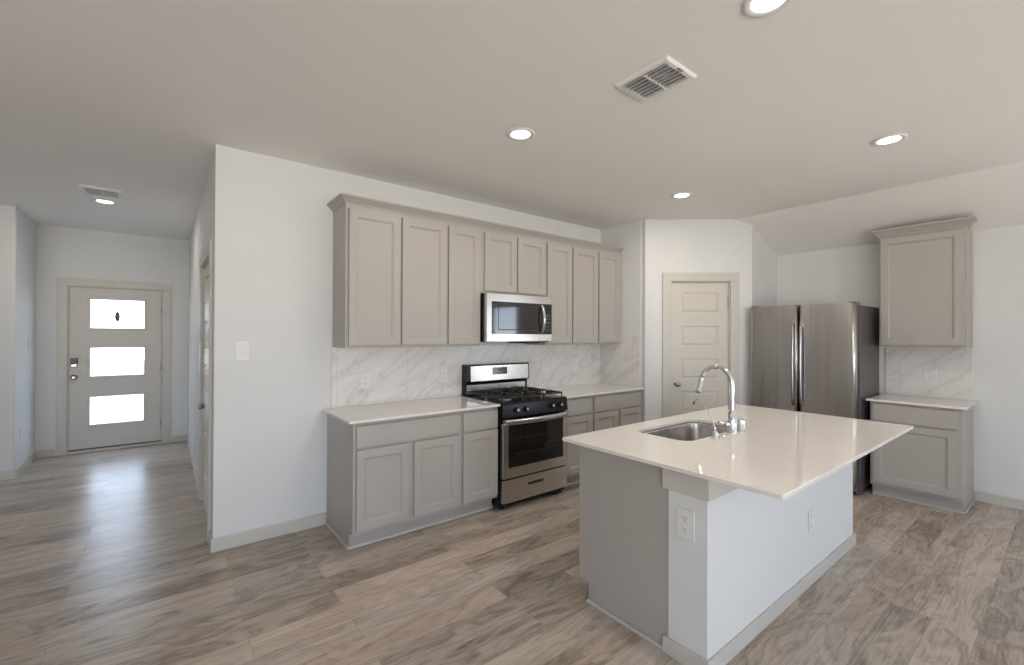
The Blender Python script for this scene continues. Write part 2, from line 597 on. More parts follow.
# pantry walls
struct(MB().box(X_P, X_P + WT, Y_P + .06, Y_W, 0, H + .05).build('wall_pantry_side', M_WALL), 'white short wall at the right end of the range counter', 'wall')
PD0, PD1, PDZ = 0.288, 0.950, 2.115      # pantry door opening along the diagonal
b = MB(F_DIAG)
b.prism([(0, 0), (PD0, 0), (PD0, -WT), (-.06, -WT)], 'z', 0, H + .05)
b.prism([(PD1, 0), (_dl, 0), (_dl + .05, -WT), (PD1, -WT)], 'z', 0, H + .05)
b.box(PD0, PD1, -WT, 0, PDZ, H + .05)
struct(b.build('wall_pantry_diagonal', M_WALL), 'white angled wall holding the pantry door', 'wall')
struct(MB(F_DIAG).box(-.3, _dl + .3, -.62, -.56, 0, 2.4).build('wall_pantry_inside', M_WALL), 'inner wall of the pantry behind its door', 'wall')
struct(MB().box(X_Q, X_F, Y_Q, Y_Q + WT, 0, H + .05).build('wall_fridge_side', M_WALL), 'white short wall left of the refrigerator', 'wall')

a0, a1, a2, a3 = RIGHT_WINDOW
b = MB()
b.box(X_F, X_F + WT, a1, Y_Q + WT, 0, H + .05).box(X_F, X_F + WT, Y_REAR - WT, a0, 0, H + .05)
b.box(X_F, X_F + WT, a0, a1, 0, a2).box(X_F, X_F + WT, a0, a1, a3, H + .05)
struct(b.build('wall_right', M_WALL), 'white wall behind the refrigerator and right cabinets', 'wall')

b = MB()
xs = [-4.2]
for x0, x1, z0, z1 in REAR_WINDOWS:
    b.box(xs[-1], x0, Y_REAR - WT, Y_REAR, 0, H + .05)
    b.box(x0, x1, Y_REAR - WT, Y_REAR, 0, z0)
    b.box(x0, x1, Y_REAR - WT, Y_REAR, z1, H + .05)
    xs.append(x1)
b.box(xs[-1], X_F, Y_REAR - WT, Y_REAR, 0, H + .05)
struct(b.build('wall_rear', M_WALL), 'white living room wall with three windows behind the camera', 'wall')
l0, l1, l2, l3 = LEFT_FILL_WINDOW
b = MB()
b.box(-4.2 - WT, -4.2, l1, Y_HL + WT, 0, H + .05)
b.box(-4.2 - WT, -4.2, Y_REAR - WT, l0, 0, H + .05)
b.box(-4.2 - WT, -4.2, l0, l1, 0, l2).box(-4.2 - WT, -4.2, l0, l1, l3, H + .05)
struct(b.build('wall_left', M_WALL), 'white living room wall on the far left', 'wall')


def window(n, frame, u0, u1, w0, w1, label):
    r = thing('window_%d' % n, label, 'window', frame @ Vector(((u0 + u1) / 2, -.02, w0)), kind='structure')
    b = MB(frame)
    t = .05
    b.box(u0, u0 + t, -.07, -.02, w0, w1).box(u1 - t, u1, -.07, -.02, w0, w1)
    b.box(u0 + t, u1 - t, -.07, -.02, w0, w0 + t).box(u0 + t, u1 - t, -.07, -.02, w1 - t, w1)
    wm = (w0 + w1) / 2
    b.box(u0 + t, u1 - t, -.065, -.02, wm - .025, wm + .025)
    b.build('window_frame', M_WHITE, r, bevel=.003)
    MB(frame).box(u0 + t, u1 - t, -.048, -.042, w0 + t, wm - .025).box(u0 + t, u1 - t, -.048, -.042, wm + .025, w1 - t).build('pane', M_GLASS, r)
    MB(frame).box(u0 - .03, u1 + .03, .001, .03, w0 - .03, w0).build('window_sill', M_WHITE, r, bevel=.004)


F_REAR = frame_from((0, Y_REAR), (-1, 0), (0, 1))
for i, (x0, x1, z0, z1) in enumerate(REAR_WINDOWS):
    window(i + 1, F_REAR, -x1, -x0, z0, z1, ['left', 'middle', 'right'][i] + ' window of the living room behind the camera')
window(4, F_RIGHT, -a1, -a0, a2, a3, 'dining window in the right wall reflected in the microwave')
window(5, frame_from((-4.2, 0), (0, 1), (1, 0)), l0, l1, l2, l3, 'added unseen fill light window in the left living room wall')

# outside, seen through the front door glass
struct(MB().box(-14, 14, Y_D + .14, Y_D + 26, -0.2, -0.06).build('ground', M_GROUND), 'pale ground outside the front door', 'ground')

# ------------------------------------------------------------------ baseboards
BB_H, BB_T = 0.092, 0.013


def baseboard(name, frame, spans, label):
    b = MB(frame)
    for u0, u1 in spans:
        b.prism([(0, 0), (BB_T, 0), (BB_T, BB_H - .008), (BB_T - .006, BB_H), (0, BB_H)], 'x', u0, u1)
    return struct(b.build(name, M_TRIM), label, 'baseboard')


baseboard('baseboard_range', F_RANGE, [(X_L - BB_T, 1.018)], 'pale greige baseboard left of the base cabinets')
baseboard('baseboard_hall_right', F_HALLR, [(-3.865, -Y_W), (-Y_D, -4.98)], 'greige baseboard along the right side of the hall')
baseboard('baseboard_entry', F_ENTRY, [(X_HL, -1.047), (.100, X_L)], 'greige baseboards either side of the front door')
baseboard('baseboard_hall_left', F_HALLL, [(Y_HL, Y_D)], 'greige baseboard on the wall left of the front door')
baseboard('baseboard_left', frame_from((0, Y_HL), (1, 0), (0, -1)), [(-4.2, X_HL + BB_T)], 'greige baseboard on the wall at the far left')
baseboard('baseboard_right', F_RIGHT, [(-.598, -Y_REAR)], 'greige baseboard right of the small base cabinet')
baseboard('baseboard_pantry', F_DIAG, [(0, .192), (1.046, _dl)], 'greige baseboards beside the pantry door')


# ------------------------------------------------------------------ doors and casings
def casing(n, frame, u0, u1, w1, label, width=.088, u0w=None):
    b = MB(frame)
    t = .018
    b.box(u0 - width, u0, 0, t, 0, w1)
    b.box(u1, u1 + width, 0, t, 0, w1)
    b.box(u0 - width, u1 + width, 0, t + .002, w1, w1 + width)
    # jamb lining the opening
    b.box(u0, u0 + .012, -WT, 0, 0, w1).box(u1 - .012, u1, -WT, 0, 0, w1).box(u0 + .012, u1 - .012, -WT, 0, w1 - .012, w1)
    b.box(u0 + .012, u0 + .030, -WT, -.066, 0, w1 - .012).box(u1 - .030, u1 - .012, -WT, -.066, 0, w1 - .012).box(u0 + .030, u1 - .030, -WT, -.066, w1 - .030, w1 - .012)
    return struct(b.build('trim_%d' % n, M_TRIM, bevel=.002), label, 'door casing')


def raised_panel(b, u0, u1, w0, w1, T, d=.009):
    """recessed field with a raised centre, between the stiles and rails at depth T."""
    a, c = .016, .034
    rings = []
    for inset, dep in ((0, 0), (.004, d), (a, d), (c, .002), ):
        rings.append([(u0 + inset, T - dep, w0 + inset), (u1 - inset, T - dep, w0 + inset), (u1 - inset, T - dep, w1 - inset), (u0 + inset, T - dep, w1 - inset)])
    b.loft(rings, cap0=False, cap1=True, smooth=False)


def panel_door(frame, u0, u1, w0, w1, v0, T, spans, side):
    """slab with stacked raised panels."""
    b = MB(frame)
    Tf = v0 + T
    e = [u0, u0 + side, u1 - side, u1]
    zs = [w0]
    for s in spans:
        zs += [s[0], s[1]]
    zs.append(w1)
    # back and edges
    for (p, q) in (((u0, w0), (u1, w0)), ((u1, w0), (u1, w1)), ((u1, w1), (u0, w1)), ((u0, w1), (u0, w0))):
        b.face([b.v((p[0], v0, p[1])), b.v((q[0], v0, q[1])), b.v((q[0], Tf, q[1])), b.v((p[0], Tf, p[1]))])
    b.face([b.v((u0, v0, w0)), b.v((u0, v0, w1)), b.v((u1, v0, w1)), b.v((u1, v0, w0))])
    def quad(a, c, d, f):
        b.face([b.v((a, Tf, d)), b.v((c, Tf, d)), b.v((c, Tf, f)), b.v((a, Tf, f))])
    quad(e[0], e[1], w0, w1)
    quad(e[2], e[3], w0, w1)
    for i in range(0, len(zs), 2):
        quad(e[1], e[2], zs[i], zs[i + 1])
    for s in spans:
        raised_panel(b, e[1], e[2], s[0], s[1], Tf)
    bmesh.ops.remove_doubles(b.bm, verts=b.bm.verts, dist=1e-5)
    return b


def round_knob(parent, frame, u, v, w, name='knob', mat=None):
    c = frame @ Vector((u, v, w))
    ax = (frame.to_3x3() @ Vector((0, 1, 0)))
    k = MB().lathe(c, ax, [(.031, 0), (.032, .004), (.028, .008), (.012, .011), (.011, .028), (.020, .034), (.027, .044), (.027, .056), (.020, .064), (.006, .067)]).build(name, mat or M_NICKEL, parent)
    return k


def hinge(parent, frame, u, v, w):
    b = MB(frame)
    b.tube([(u, v, w - .045), (u, v, w + .045)], .007, 10)
    return b.build('hinge', M_NICKEL, parent)


FIVE = [(.27, .50), (.64, .87), (1.01, 1.24), (1.38, 1.61), (1.755, 1.985)]
# front door: three glass lites
casing(1, F_ENTRY, FD0, FD1, FDZ1, 'greige casing around the front door')
fd = thing('door_1', 'greige front door with three stacked glass panes', 'front door', (-.475, Y_D, 0), kind='structure')
LITES = [(-.735, -.208, .338, .690), (-.735, -.208, .955, 1.312), (-.735, -.208, 1.572, 1.935)]
u0, u1, w0, w1 = FD0 + .013, FD1 - .013, .045, 2.082
b = MB(F_ENTRY)
V0, V1 = -.065, -.02
b.box(u0, -.735, V0, V1, w0, w1).box(-.208, u1, V0, V1, w0, w1)
zz = [w0] + [z for l in LITES for z in (l[2], l[3])] + [w1]
for i in range(0, len(zz), 2):
    b.box(-.735, -.208, V0, V1, zz[i], zz[i + 1])
b.build('slab', M_TRIM, fd)
for l in LITES:
    b = MB(F_ENTRY)
    t = .022
    b.box(l[0] - t, l[0], V1 - .03, V1 + .008, l[2] - t, l[3] + t).box(l[1], l[1] + t, V1 - .03, V1 + .008, l[2] - t, l[3] + t)
    b.box(l[0], l[1], V1 - .03, V1 + .008, l[2] - t, l[2]).box(l[0], l[1], V1 - .03, V1 + .008, l[3], l[3] + t)
    fr = b.build('lite_frame', M_TRIM, fd, bevel=.004)
    MB(F_ENTRY).box(l[0], l[1], -.046, -.040, l[2], l[3]).build('glass_pane', M_GLASS, fr)
b = MB(F_ENTRY)
c = F_ENTRY @ Vector((-.479, -.0385, 1.721))
b2 = MB()
b2.loft([[(c.x + .026 * math.cos(k * math.pi / 12), c.y - d, c.z + .068 * math.sin(k * math.pi / 12)) for k in range(24)] for d in (0, .003)], smooth=False)
tag(b2.build('sticker', M_SLOT, fd), 'small dark oval mark on the top pane', None)
kp = MB(F_ENTRY).box(-.912, -.846, V1, V1 + .028, 1.125, 1.19).build('keypad', M_BLACK, fd, bevel=.006)
MB(F_ENTRY).box(-.910, -.848, V1, V1 + .026, 1.075, 1.124).build('keypad_base', M_NICKEL, kp, bevel=.008)
hd = MB().lathe((F_ENTRY @ Vector((-.879, V1, .952))), (0, -1, 0), [(.034, 0), (.034, .006), (.013, .010), (.012, .034), (.022, .040), (.029, .052), (.027, .064), (.012, .070)]).build('door_handle', M_NICKEL, fd)
for z in (.30, 1.05, 1.82):
    hinge(fd, F_ENTRY, FD1 - .014, V1 + .004, z)
MB(F_ENTRY).box(FD0 + .012, FD1 - .012, -.10, .012, .001, .030).build('threshold', M_TRIM, fd, bevel=.003)
MB(F_ENTRY).box(FD0 + .012, FD1 - .012, -.062, -.024, .031, .045).build('door_sweep', M_BLACKM, fd)

# hall closet door
casing(2, F_HALLR, -HD1, -HD0, HDZ, 'greige casing around the hall closet door')
hd2 = thing('door_2', 'greige hall door seen edge on near the corner', 'hall door', (X_L, (HD0 + HD1) / 2, 0), kind='structure')
panel_door(F_HALLR, -HD1 + .014, -HD0 - .014, .012, HDZ - .014, -.045, .035, FIVE, .12).build('slab', M_DOOR, hd2)
round_knob(hd2, F_HALLR, -HD1 + .14, -.030, .865)
for z in (.25, 1.05, 1.85):
    hinge(hd2, F_HALLR, -HD0 - .014, -.004, z)

# pantry door
casing(3, F_DIAG, PD0, PD1, PDZ, 'beige casing around the pantry door', .094)
pd = thing('door_3', 'beige five panel pantry door in the angled wall', 'pantry door', F_DIAG @ Vector(((PD0 + PD1) / 2, 0, 0)), kind='structure')
panel_door(F_DIAG, PD0 + .014, PD1 - .014, .012, PDZ - .014, -.055, .035, FIVE, .108).build('slab', M_DOOR, pd)
round_knob(pd, F_DIAG, PD0 + .075, -.020, .955)
for z in (.25, 1.05, 1.88):
    hinge(pd, F_DIAG, PD1 - .013, -.008, z)

# ------------------------------------------------------------------ cabinets
def shaker(frame, u0, u1, w0, w1, v0, T=.022, st=.058):
    b = MB(frame)
    def ring(ins, v):
        return [(u0 + ins, v, w0 + ins), (u1 - ins, v, w0 + ins), (u1 - ins, v, w1 - ins), (u0 + ins, v, w1 - ins)]
    e = .0015
    b.loft([ring(0, v0), ring(0, v0 + T - e), ring(e, v0 + T), ring(st, v0 + T), ring(st + .003, v0 + T - .005), ring(st + .010, v0 + T - .007), ring(st + .012, v0 + T - .013)], smooth=False)
    return b


def slab_front(frame, u0, u1, w0, w1, v0, T=.020):
    return MB(frame).box(u0, u1, v0, v0 + T, w0, w1)


def wall_cabinet(frame, u0, u1, w0, w1, depth, doors, label, group):
    r = thing('wall_cabinet', label, 'wall cabinet', frame @ Vector(((u0 + u1) / 2, depth / 2, w0)), group)
    g = .0004
    b = MB(frame)
    t = .016
    b.box(u0 + g, u0 + t, .002, depth - .019, w0, w1).box(u1 - t, u1 - g, .002, depth - .019, w0, w1)
    b.box(u0 + t, u1 - t, .002, depth - .019, w0 + .018, w1)
    b.build('cabinet_box', M_CAB, r)
    MB(frame).box(u0 + g, u1 - g, depth - .019, depth, w0, w1).build('face_frame', M_CAB, r, bevel=.0015)
    for d in doors:
        shaker(frame, d[0], d[1], d[2], d[3], depth).build('door', M_CAB, r)
    return r


UD, UW0, UW1 = .313, 1.399, 2.500
DW0, DW1 = 1.418, 2.444
G = 'grey upper cabinets along the range wall'
wall_cabinet(F_RANGE, 1.061, 1.924, UW0, UW1, UD, [(1.083, 1.489, DW0, DW1), (1.506, 1.910, DW0, DW1)], 'grey upper cabinet with two tall doors at the left end of the row', G)
wall_cabinet(F_RANGE, 1.924, 2.264, UW0, UW1, UD, [(1.932, 2.258, DW0, DW1)], 'tall single door grey upper cabinet just left of the microwave', G)
wall_cabinet(F_RANGE, 2.264, 3.069, 1.884, UW1, UD, [(2.308, 2.679, 1.906, DW1), (2.698, 3.056, 1.906, DW1)], 'short grey upper cabinet with two doors directly above the microwave', G)
wall_cabinet(F_RANGE, 3.069, 3.452, UW0, UW1, UD, [(3.087, 3.439, DW0, DW1)], 'tall single door grey upper cabinet just right of the microwave', G)
wall_cabinet(F_RANGE, 3.452, 4.276, UW0, UW1, UD, [(3.461, 3.852, DW0, DW1), (3.882, 4.236, DW0, DW1)], 'grey upper cabinet with two tall doors meeting the pantry wall', G)
wall_cabinet(F_RIGHT, -1.218, -.606, UW0, 2.468, UD, [(-1.204, -.628, 1.420, 2.452)], 'grey upper cabinet with one broad door right of the refrigerator', None)

CROWN = [(0.0, 0.0), (.006, .0), (.008, .010), (.014, .014), (.040, .040), (.050, .044), (.050, .057), (0.0, .057)]


def crown(frame, u0, u1, depth, w, left, right, label, scale=1.0, back=.003, zs=1.0):
    b = MB(frame)
    rings = []
    if left:
        rings.append([(u0 - d * scale, back, w + z * zs) for d, z in CROWN])
    rings.append([((u0 - d * scale) if left else u0, depth + d * scale, w + z * zs) for d, z in CROWN])
    rings.append([((u1 + d * scale) if right else u1, depth + d * scale, w + z * zs) for d, z in CROWN])
    if right:
        rings.append([(u1 + d * scale, back, w + z * zs) for d, z in CROWN])
    b.loft(rings, smooth=False)
    return tag(b.build('crown_molding', M_CAB), label, 'crown molding')


crown(F_RANGE, 1.061, 4.272, UD + .002, 2.478, True, False, 'long grey crown molding on top of the range wall cabinets')
crown(F_RIGHT, -1.218, -.606, UD + .002, 2.468, True, True, 'short grey crown molding on the cabinet right of the refrigerator', 1.0, .20, 1.35)

BD, TOE, BH, CT = .61, .535, .112, .893


def base_cabinet(frame, u0, u1, doors, drawers, label, group=None, ends=(False, False), depth=BD):
    r = thing('base_cabinet', label, 'base cabinet', frame @ Vector(((u0 + u1) / 2, depth / 2, 0)), group)
    g = .0004
    toe = depth - (BD - TOE)
    b = MB(frame)
    b.box(u0 + g, u1 - g, .002, depth - .019, BH, CT - .001)
    b.box(u0 + g, u1 - g, .002, toe, 0.001, BH)
    b.build('cabinet_box', M_CAB, r)
    MB(frame).box(u0 + g, u1 - g, depth - .019, depth, BH, CT - .001).build('face_frame', M_CAB, r, bevel=.0015)
    for d in doors:
        shaker(frame, d[0], d[1], d[2], d[3], depth).build('door', M_CAB, r)
    for d in drawers:
        slab_front(frame, d[0], d[1], d[2], d[3], depth).build('drawer', M_CAB, r, bevel=.002)
    s = .013
    b = MB(frame)
    b.box(u0 + (g if not ends[0] else -s), u1 - g + (s if ends[1] else 0), toe, toe + s, 0.0005, .020)
    if ends[0]:
        b.box(u0 - s, u0 + g, .016, toe, 0.0005, .020)
    if ends[1]:
        b.box(u1 - g, u1 + s, .016, toe, 0.0005, .020)
    tag(b.build('shoe_molding', M_SHOE, r, bevel=.004), 'thin pale strip along the floor', None)
    return r


G = 'grey base cabinets along the range wall'
RW = (.717, .868)          # drawer heights
RD = (.142, .700)          # door heights
base_cabinet(F_RANGE, 1.025, 1.885, [(1.045, 1.436, *RD), (1.474, 1.866, *RD)], [(1.045, 1.866, *RW)], 'grey base cabinet with two doors under one wide drawer front, left end of the counter', G, (True, False))
base_cabinet(F_RANGE, 1.885, 2.252, [(1.901, 2.243, *RD)], [(1.901, 2.243, *RW)], 'narrow grey base cabinet with one door and drawer against the left side of the range', G)
base_cabinet(F_RANGE, 3.040, 3.450, [(3.062, 3.430, *RD)], [(3.062, 3.430, *RW)], 'narrow grey base cabinet with one door and drawer on the right side of the range', G)
base_cabinet(F_RANGE, 3.450, 4.276, [(3.470, 3.836, *RD), (3.884, 4.238, *RD)], [(3.470, 4.238, *RW)], 'wide two door grey base cabinet next to the pantry wall', G)
base_cabinet(F_RIGHT, -1.221, -.602, [(-1.200, -.632, *RD)], [(-1.200, -.632, *RW)], 'grey base cabinet with one wide door right of the refrigerator', None, (False, True))

# countertops
def slab_top(frame, u0, u1, v0, v1, label):
    return tag(MB(frame).box(u0, u1, v0, v1, CT, .912).build('countertop', M_QUARTZ, bevel=.003), label, 'countertop')


slab_top(F_RANGE, .987, 2.254, .010, .650, 'white quartz countertop left of the range')
slab_top(F_RANGE, 3.038, X_P - .009, .010, .650, 'white quartz countertop between the range and the pantry wall')
slab_top(F_RIGHT, -1.248, -.572, .010, .648, 'small white quartz countertop right of the refrigerator')

# backsplashes
tag(MB(F_RANGE).box(1.055, X_P, .001, .009, CT + .001, UW0 + .001).build('backsplash', M_MARBLE, bevel=.001), 'long veined marble tile backsplash behind the range', 'backsplash')
tag(MB().box(X_P - .009, X_P - .001, 3.092, Y_W - .0095, CT + .001, 1.50).build('backsplash', M_MARBLE, bevel=.001), 'narrow veined marble tile backsplash on the pantry side wall', 'backsplash')
tag(MB(F_RIGHT).box(-1.235, -.605, .001, .009, CT + .001, UW0 + .001).build('backsplash', M_MARBLE, bevel=.001), 'veined marble tile backsplash right of the refrigerator', 'backsplash')

# ------------------------------------------------------------------ range
def curve_pts(f, n):
    return [f(i / n) for i in range(n + 1)]


RU0, RU1 = 2.262, 3.030
rg = thing('gas_range', 'black and stainless steel gas range between the base cabinets', 'range', F_RANGE @ Vector(((RU0 + RU1) / 2, .34, 0)))
MB(F_RANGE).box(RU0, RU1, .03, .640, .030, .888).build('range_body', M_BLACK, rg, bevel=.004)
for fu in (RU0 + .04, RU1 - .04):
    for fv in (.07, .60):
        MB().lathe(F_RANGE @ Vector((fu, fv, 0.001)), (0, 0, 1), [(.022, 0), (.022, .02), (.012, .022), (.012, .030)], 14).build('foot', M_BLACKM, rg)
# storage drawer
FV = .640
dr = MB(F_RANGE).box(RU0 + .004, RU1 - .004, FV, FV + .040, .064, .262).build('drawer', M_STEEL, rg, bevel=.006)
b = MB(F_RANGE)
b.box(2.535, 2.722, FV + .0385, FV + .0412, .178, .206)
b.build('drawer_slot', M_BLACKM, dr)
MB(F_RANGE).prism([(FV + .040, .213), (FV + .046, .211), (FV + .046, .206), (FV + .040, .207)], 'x', 2.535, 2.722).build('drawer_pull', M_STEEL, dr)
# oven door
b = MB(F_RANGE)
b.box(RU0 + .004, 2.318, FV, FV + .042, .276, .745).box(2.968, RU1 - .004, FV, FV + .042, .276, .745)
b.box(2.318, 2.968, FV, FV + .042, .276, .362).box(2.318, 2.968, FV, FV + .042, .733, .745)
od = b.build('oven_door', M_STEEL, rg)
MB(F_RANGE).box(2.318, 2.968, FV, FV + .036, .362, .733).build('oven_window', M_OVENW, od)
# inner sight window outline and racks behind the dark glass
b = MB(F_RANGE)
for z in (.47, .60):
    b.box(2.39, 2.90, FV + .0362, FV + .0368, z, z + .006)
b.build('oven_rack', M_BLACKM, od)
# bowed handle spanning the door top
n = 16
ring = []
for i in range(n + 1):
    t = i / n
    uu = RU0 + .012 + t * (RU1 - RU0 - .024)
    vv = FV + .052 + .040 * math.sin(math.pi * t)
    ring.append([(uu, vv - .012, .736), (uu, vv + .010, .736), (uu, vv + .014, .748), (uu, vv + .012, .770), (uu, vv, .780), (uu, vv - .012, .778)])
MB(F_RANGE).loft(ring, smooth=True).build('handle', M_STEEL, od, bevel=.002)
for a in (RU0 + .012, RU1 - .045):
    MB(F_RANGE).box(a, a + .033, FV + .02, FV + .055, .746, .772).build('handle_bracket', M_STEEL, od, bevel=.003)
# sloped control panel with knobs
cp = MB(F_RANGE).prism([(FV - .02, .790), (FV + .046, .790), (FV + .030, .905), (FV - .02, .905)], 'x', RU0 + .002, RU1 - .002).build('control_panel', M_BLACK, rg, bevel=.004)
for kx in (2.405, 2.512, 2.822, 2.929):
    c = F_RANGE @ Vector((kx, FV + .038, .850))
    ax = Vector((0, -1, .14))
    k = MB().lathe(c, ax, [(.026, 0), (.026, .005), (.021, .008), (.019, .026), (.016, .029)], 20).build('knob', M_BLACK, cp)
    MB().lathe(c + ax.normalized() * .0275, ax, [(.0125, 0), (.0125, .003), (.010, .0045)], 20).build('knob_cap', M_NICKEL, k)
    a = Vector((1, 0, 0))
# cooktop
MB(F_RANGE).box(RU0 + .001, RU1 - .001, .045, FV + .03, .889, .916).build('cooktop', M_BLACK, rg, bevel=.008, seg=3)
for bx in (2.43, 2.862):
    for by in (.20, .49):
        bu = MB().lathe(F_RANGE @ Vector((bx, by, .916)), (0, 0, 1), [(.056, 0), (.055, .006), (.040, .009), (.038, .018)], 22).build('burner', M_NICKEL, rg)
        MB().lathe(F_RANGE @ Vector((bx, by, .934)), (0, 0, 1), [(.036, 0), (.037, .005), (.030, .010), (.008, .012)], 22).build('burner_cap', M_IRON, bu)
bu = MB().lathe(F_RANGE @ Vector((2.646, .345, .916)), (0, 0, 1), [(.046, 0), (.045, .006), (.032, .009), (.030, .018)], 22).build('burner', M_NICKEL, rg)
MB().lathe(F_RANGE @ Vector((2.646, .345, .934)), (0, 0, 1), [(.029, 0), (.030, .005), (.024, .010), (.008, .012)], 22).build('burner_cap', M_IRON, bu)
# two or three cast iron grates
def grate(u0, u1):
    b = MB(F_RANGE)
    t, z0, z1 = .010, .944, .960
    v0, v1 = .075, .628
    b.box(u0, u1, v0, v0 + t, z0, z1).box(u0, u1, v1 - t, v1, z0, z1).box(u0, u0 + t, v0 + t, v1 - t, z0, z1).box(u1 - t, u1, v0 + t, v1 - t, z0, z1)
    um, vm = (u0 + u1) / 2, (v0 + v1) / 2
    b.box(u0 + t, u1 - t, vm - t / 2, vm + t / 2, z0, z1)
    for vc in (v0 + .14, v1 - .14):
        b.box(u0 + t, um - .035, vc - t / 2, vc + t / 2, z0, z1 + .006).box(um + .035, u1 - t, vc - t / 2, vc + t / 2, z0, z1 + .006)
    b.box(um - t / 2, um + t / 2, v0 + t, v0 + .105, z0, z1 + .006).box(um - t / 2, um + t / 2, v1 - .105, v1 - t, z0, z1 + .006)
    b.box(um - t / 2, um + t / 2, vm - .10, vm - t / 2, z0, z1 + .006).box(um - t / 2, um + t / 2, vm + t / 2, vm + .10, z0, z1 + .006)
    for uu in (u0, u1 - t):
        for vv in (v0, vm - t / 2, v1 - t):
            b.box(uu, uu + t, vv, vv + t, .9162, z0)
    b.build('grate', M_IRON, rg, bevel=.0025)
grate(RU0 + .022, 2.520)
grate(2.524, 2.768)
grate(2.772, RU1 - .022)
# backguard
bg = MB(F_RANGE).prism([(.012, .890), (.075, .890), (.075, 1.030), (.112, 1.050), (.104, 1.212), (.012, 1.212)], 'x', RU0 - .002, RU1 + .002).build('backguard', M_BLACK, rg, bevel=.006)
MB(F_RANGE).prism([(.1135, 1.053), (.1165, 1.053), (.1095, 1.200), (.1065, 1.200)], 'x', RU0 + .040, RU1 - .016).build('backguard_panel', M_STEEL, bg, bevel=.002)
MB(F_RANGE).box(RU0 + .020, RU1 - .030, .0755, .079, .930, 1.016).build('backguard_riser', M_STEEL, bg, bevel=.002)
ds = MB(F_RANGE).prism([(.1135, 1.110), (.1172, 1.110), (.1142, 1.178), (.1105, 1.178)], 'x', 2.556, 2.736).build('display', M_DISPLAY, bg, bevel=.002)
b = MB(F_RANGE)
for i in range(4):
    b.box(2.625 + i * .011, 2.633 + i * .011, .1155, .1175, 1.150, 1.160)
b.build('clock_digits', M_TEXT, ds)

# ------------------------------------------------------------------ microwave
mw = thing('microwave', 'stainless steel microwave mounted above the range', 'microwave', F_RANGE @ Vector((2.662, .2, 1.432)))
MU0, MU1, MZ0, MZ1 = 2.268, 3.060, 1.436, 1.878
MB(F_RANGE).box(MU0, MU1, .012, .385, MZ0, MZ1).build('microwave_body', M_BLACK, mw, bevel=.003)
V = .386
b = MB(F_RANGE)
uD = 2.955
b.box(MU0, MU0 + .052, V, V + .037, MZ0 + .006, MZ1 - .002)
b.box(MU0 + .052, uD, V, V + .037, 1.806, MZ1 - .002)
b.box(MU0 + .052, uD, V, V + .037, MZ0 + .006, 1.508)
md = b.build('microwave_door', M_STEEL, mw)
MB(F_RANGE).box(MU0 + .052, uD, V, V + .034, 1.508, 1.806).build('microwave_window', M_OVENG, md)
b = MB(F_RANGE)
b.box(MU0 + .13, 2.865, V + .0342, V + .0346, 1.545, 1.553).box(MU0 + .13, 2.865, V + .0342, V + .0346, 1.765, 1.773)
b.box(MU0 + .13, MU0 + .136, V + .0342, V + .0346, 1.553, 1.765).box(2.859, 2.865, V + .0342, V + .0346, 1.553, 1.765)
b.build('window_border', M_BLACKM, md)
n = 14
rings = []
for i in range(n + 1):
    t = i / n
    z = 1.520 + t * .275
    v = V + .036 + .042 * math.sin(math.pi * t) ** .8
    w = .020
    rings.append([(2.912, v, z), (2.912 + w / 2, v + .012, z), (2.912 + w + .004, v + .010, z), (2.912 + w + .008, v, z), (2.912 + w, v - .008, z), (2.914, v - .008, z)])
MB(F_RANGE).loft(rings).build('handle', M_STEEL, md, bevel=.002)
MB(F_RANGE).box(uD + .002, MU1, V, V + .037, 1.806, MZ1 - .002).build('panel_band', M_STEEL, mw, bevel=.002)
MB(F_RANGE).box(uD + .002, MU1, V, V + .037, MZ0 + .006, 1.508).build('panel_band', M_STEEL, mw, bevel=.002)
pn = MB(F_RANGE).box(uD + .002, MU1, V, V + .036, 1.508, 1.806).build('control_panel', M_OVENG, mw)
b = MB(F_RANGE)
b.box(uD + .020, MU1 - .018, V + .0362, V + .0366, 1.745, 1.770)
b.build('clock_display', M_DISPLAY, pn)
for r_ in range(5):
    b = MB(F_RANGE)
    for c_ in range(3):
        b.box(uD + .022 + c_ * .023, uD + .036 + c_ * .023, V + .0362, V + .0366, 1.545 + r_ * .036, 1.556 + r_ * .036)
    b.build('key_row', M_TEXT, pn)
MB(F_RANGE).box(2.78, 2.985, .06, .33, 1.418, MZ0).build('vent_cover', M_BLACKM, mw, bevel=.004)

# ------------------------------------------------------------------ refrigerator
fr = thing('refrigerator', 'stainless steel french door refrigerator against the right wall', 'refrigerator', (5.40, 1.73, 0))
FX = 5.062
FY0, FY1, FYM, FZ = 1.280, 2.230, 1.760, 1.816
MB().box(FX + .085, 5.790, 1.268, FY1 - .006, .035, 1.794).build('fridge_body', M_FRSIDE, fr, bevel=.005)


def fridge_panel(y0, y1, z0, z1):
    """front skin, gently rounded at its two upright edges."""
    prof = []
    n = 6
    r = .030
    for k in range(n + 1):
        a = math.pi / 2 * k / n
        prof.append((FX + r - r * math.sin(a) if False else FX + r * (1 - math.sin(a)), y0 + r * (1 - math.cos(a))))
    for k in range(n + 1):
        a = math.pi / 2 * (1 - k / n)
        prof.append((FX + r * (1 - math.sin(a)), y1 - r * (1 - math.cos(a))))
    prof += [(FX + .078, y1), (FX + .078, y0)]
    b = MB()
    A = [b.v((x, y, z0)) for x, y in prof]
    B = [b.v((x, y, z1)) for x, y in prof]
    b.face(A[::-1])
    b.face(B)
    for i in range(len(prof)):
        j = (i + 1) % len(prof)
        b.face([A[i], A[j], B[j], B[i]], smooth=i < 2 * n + 1 and i != n)
    return b


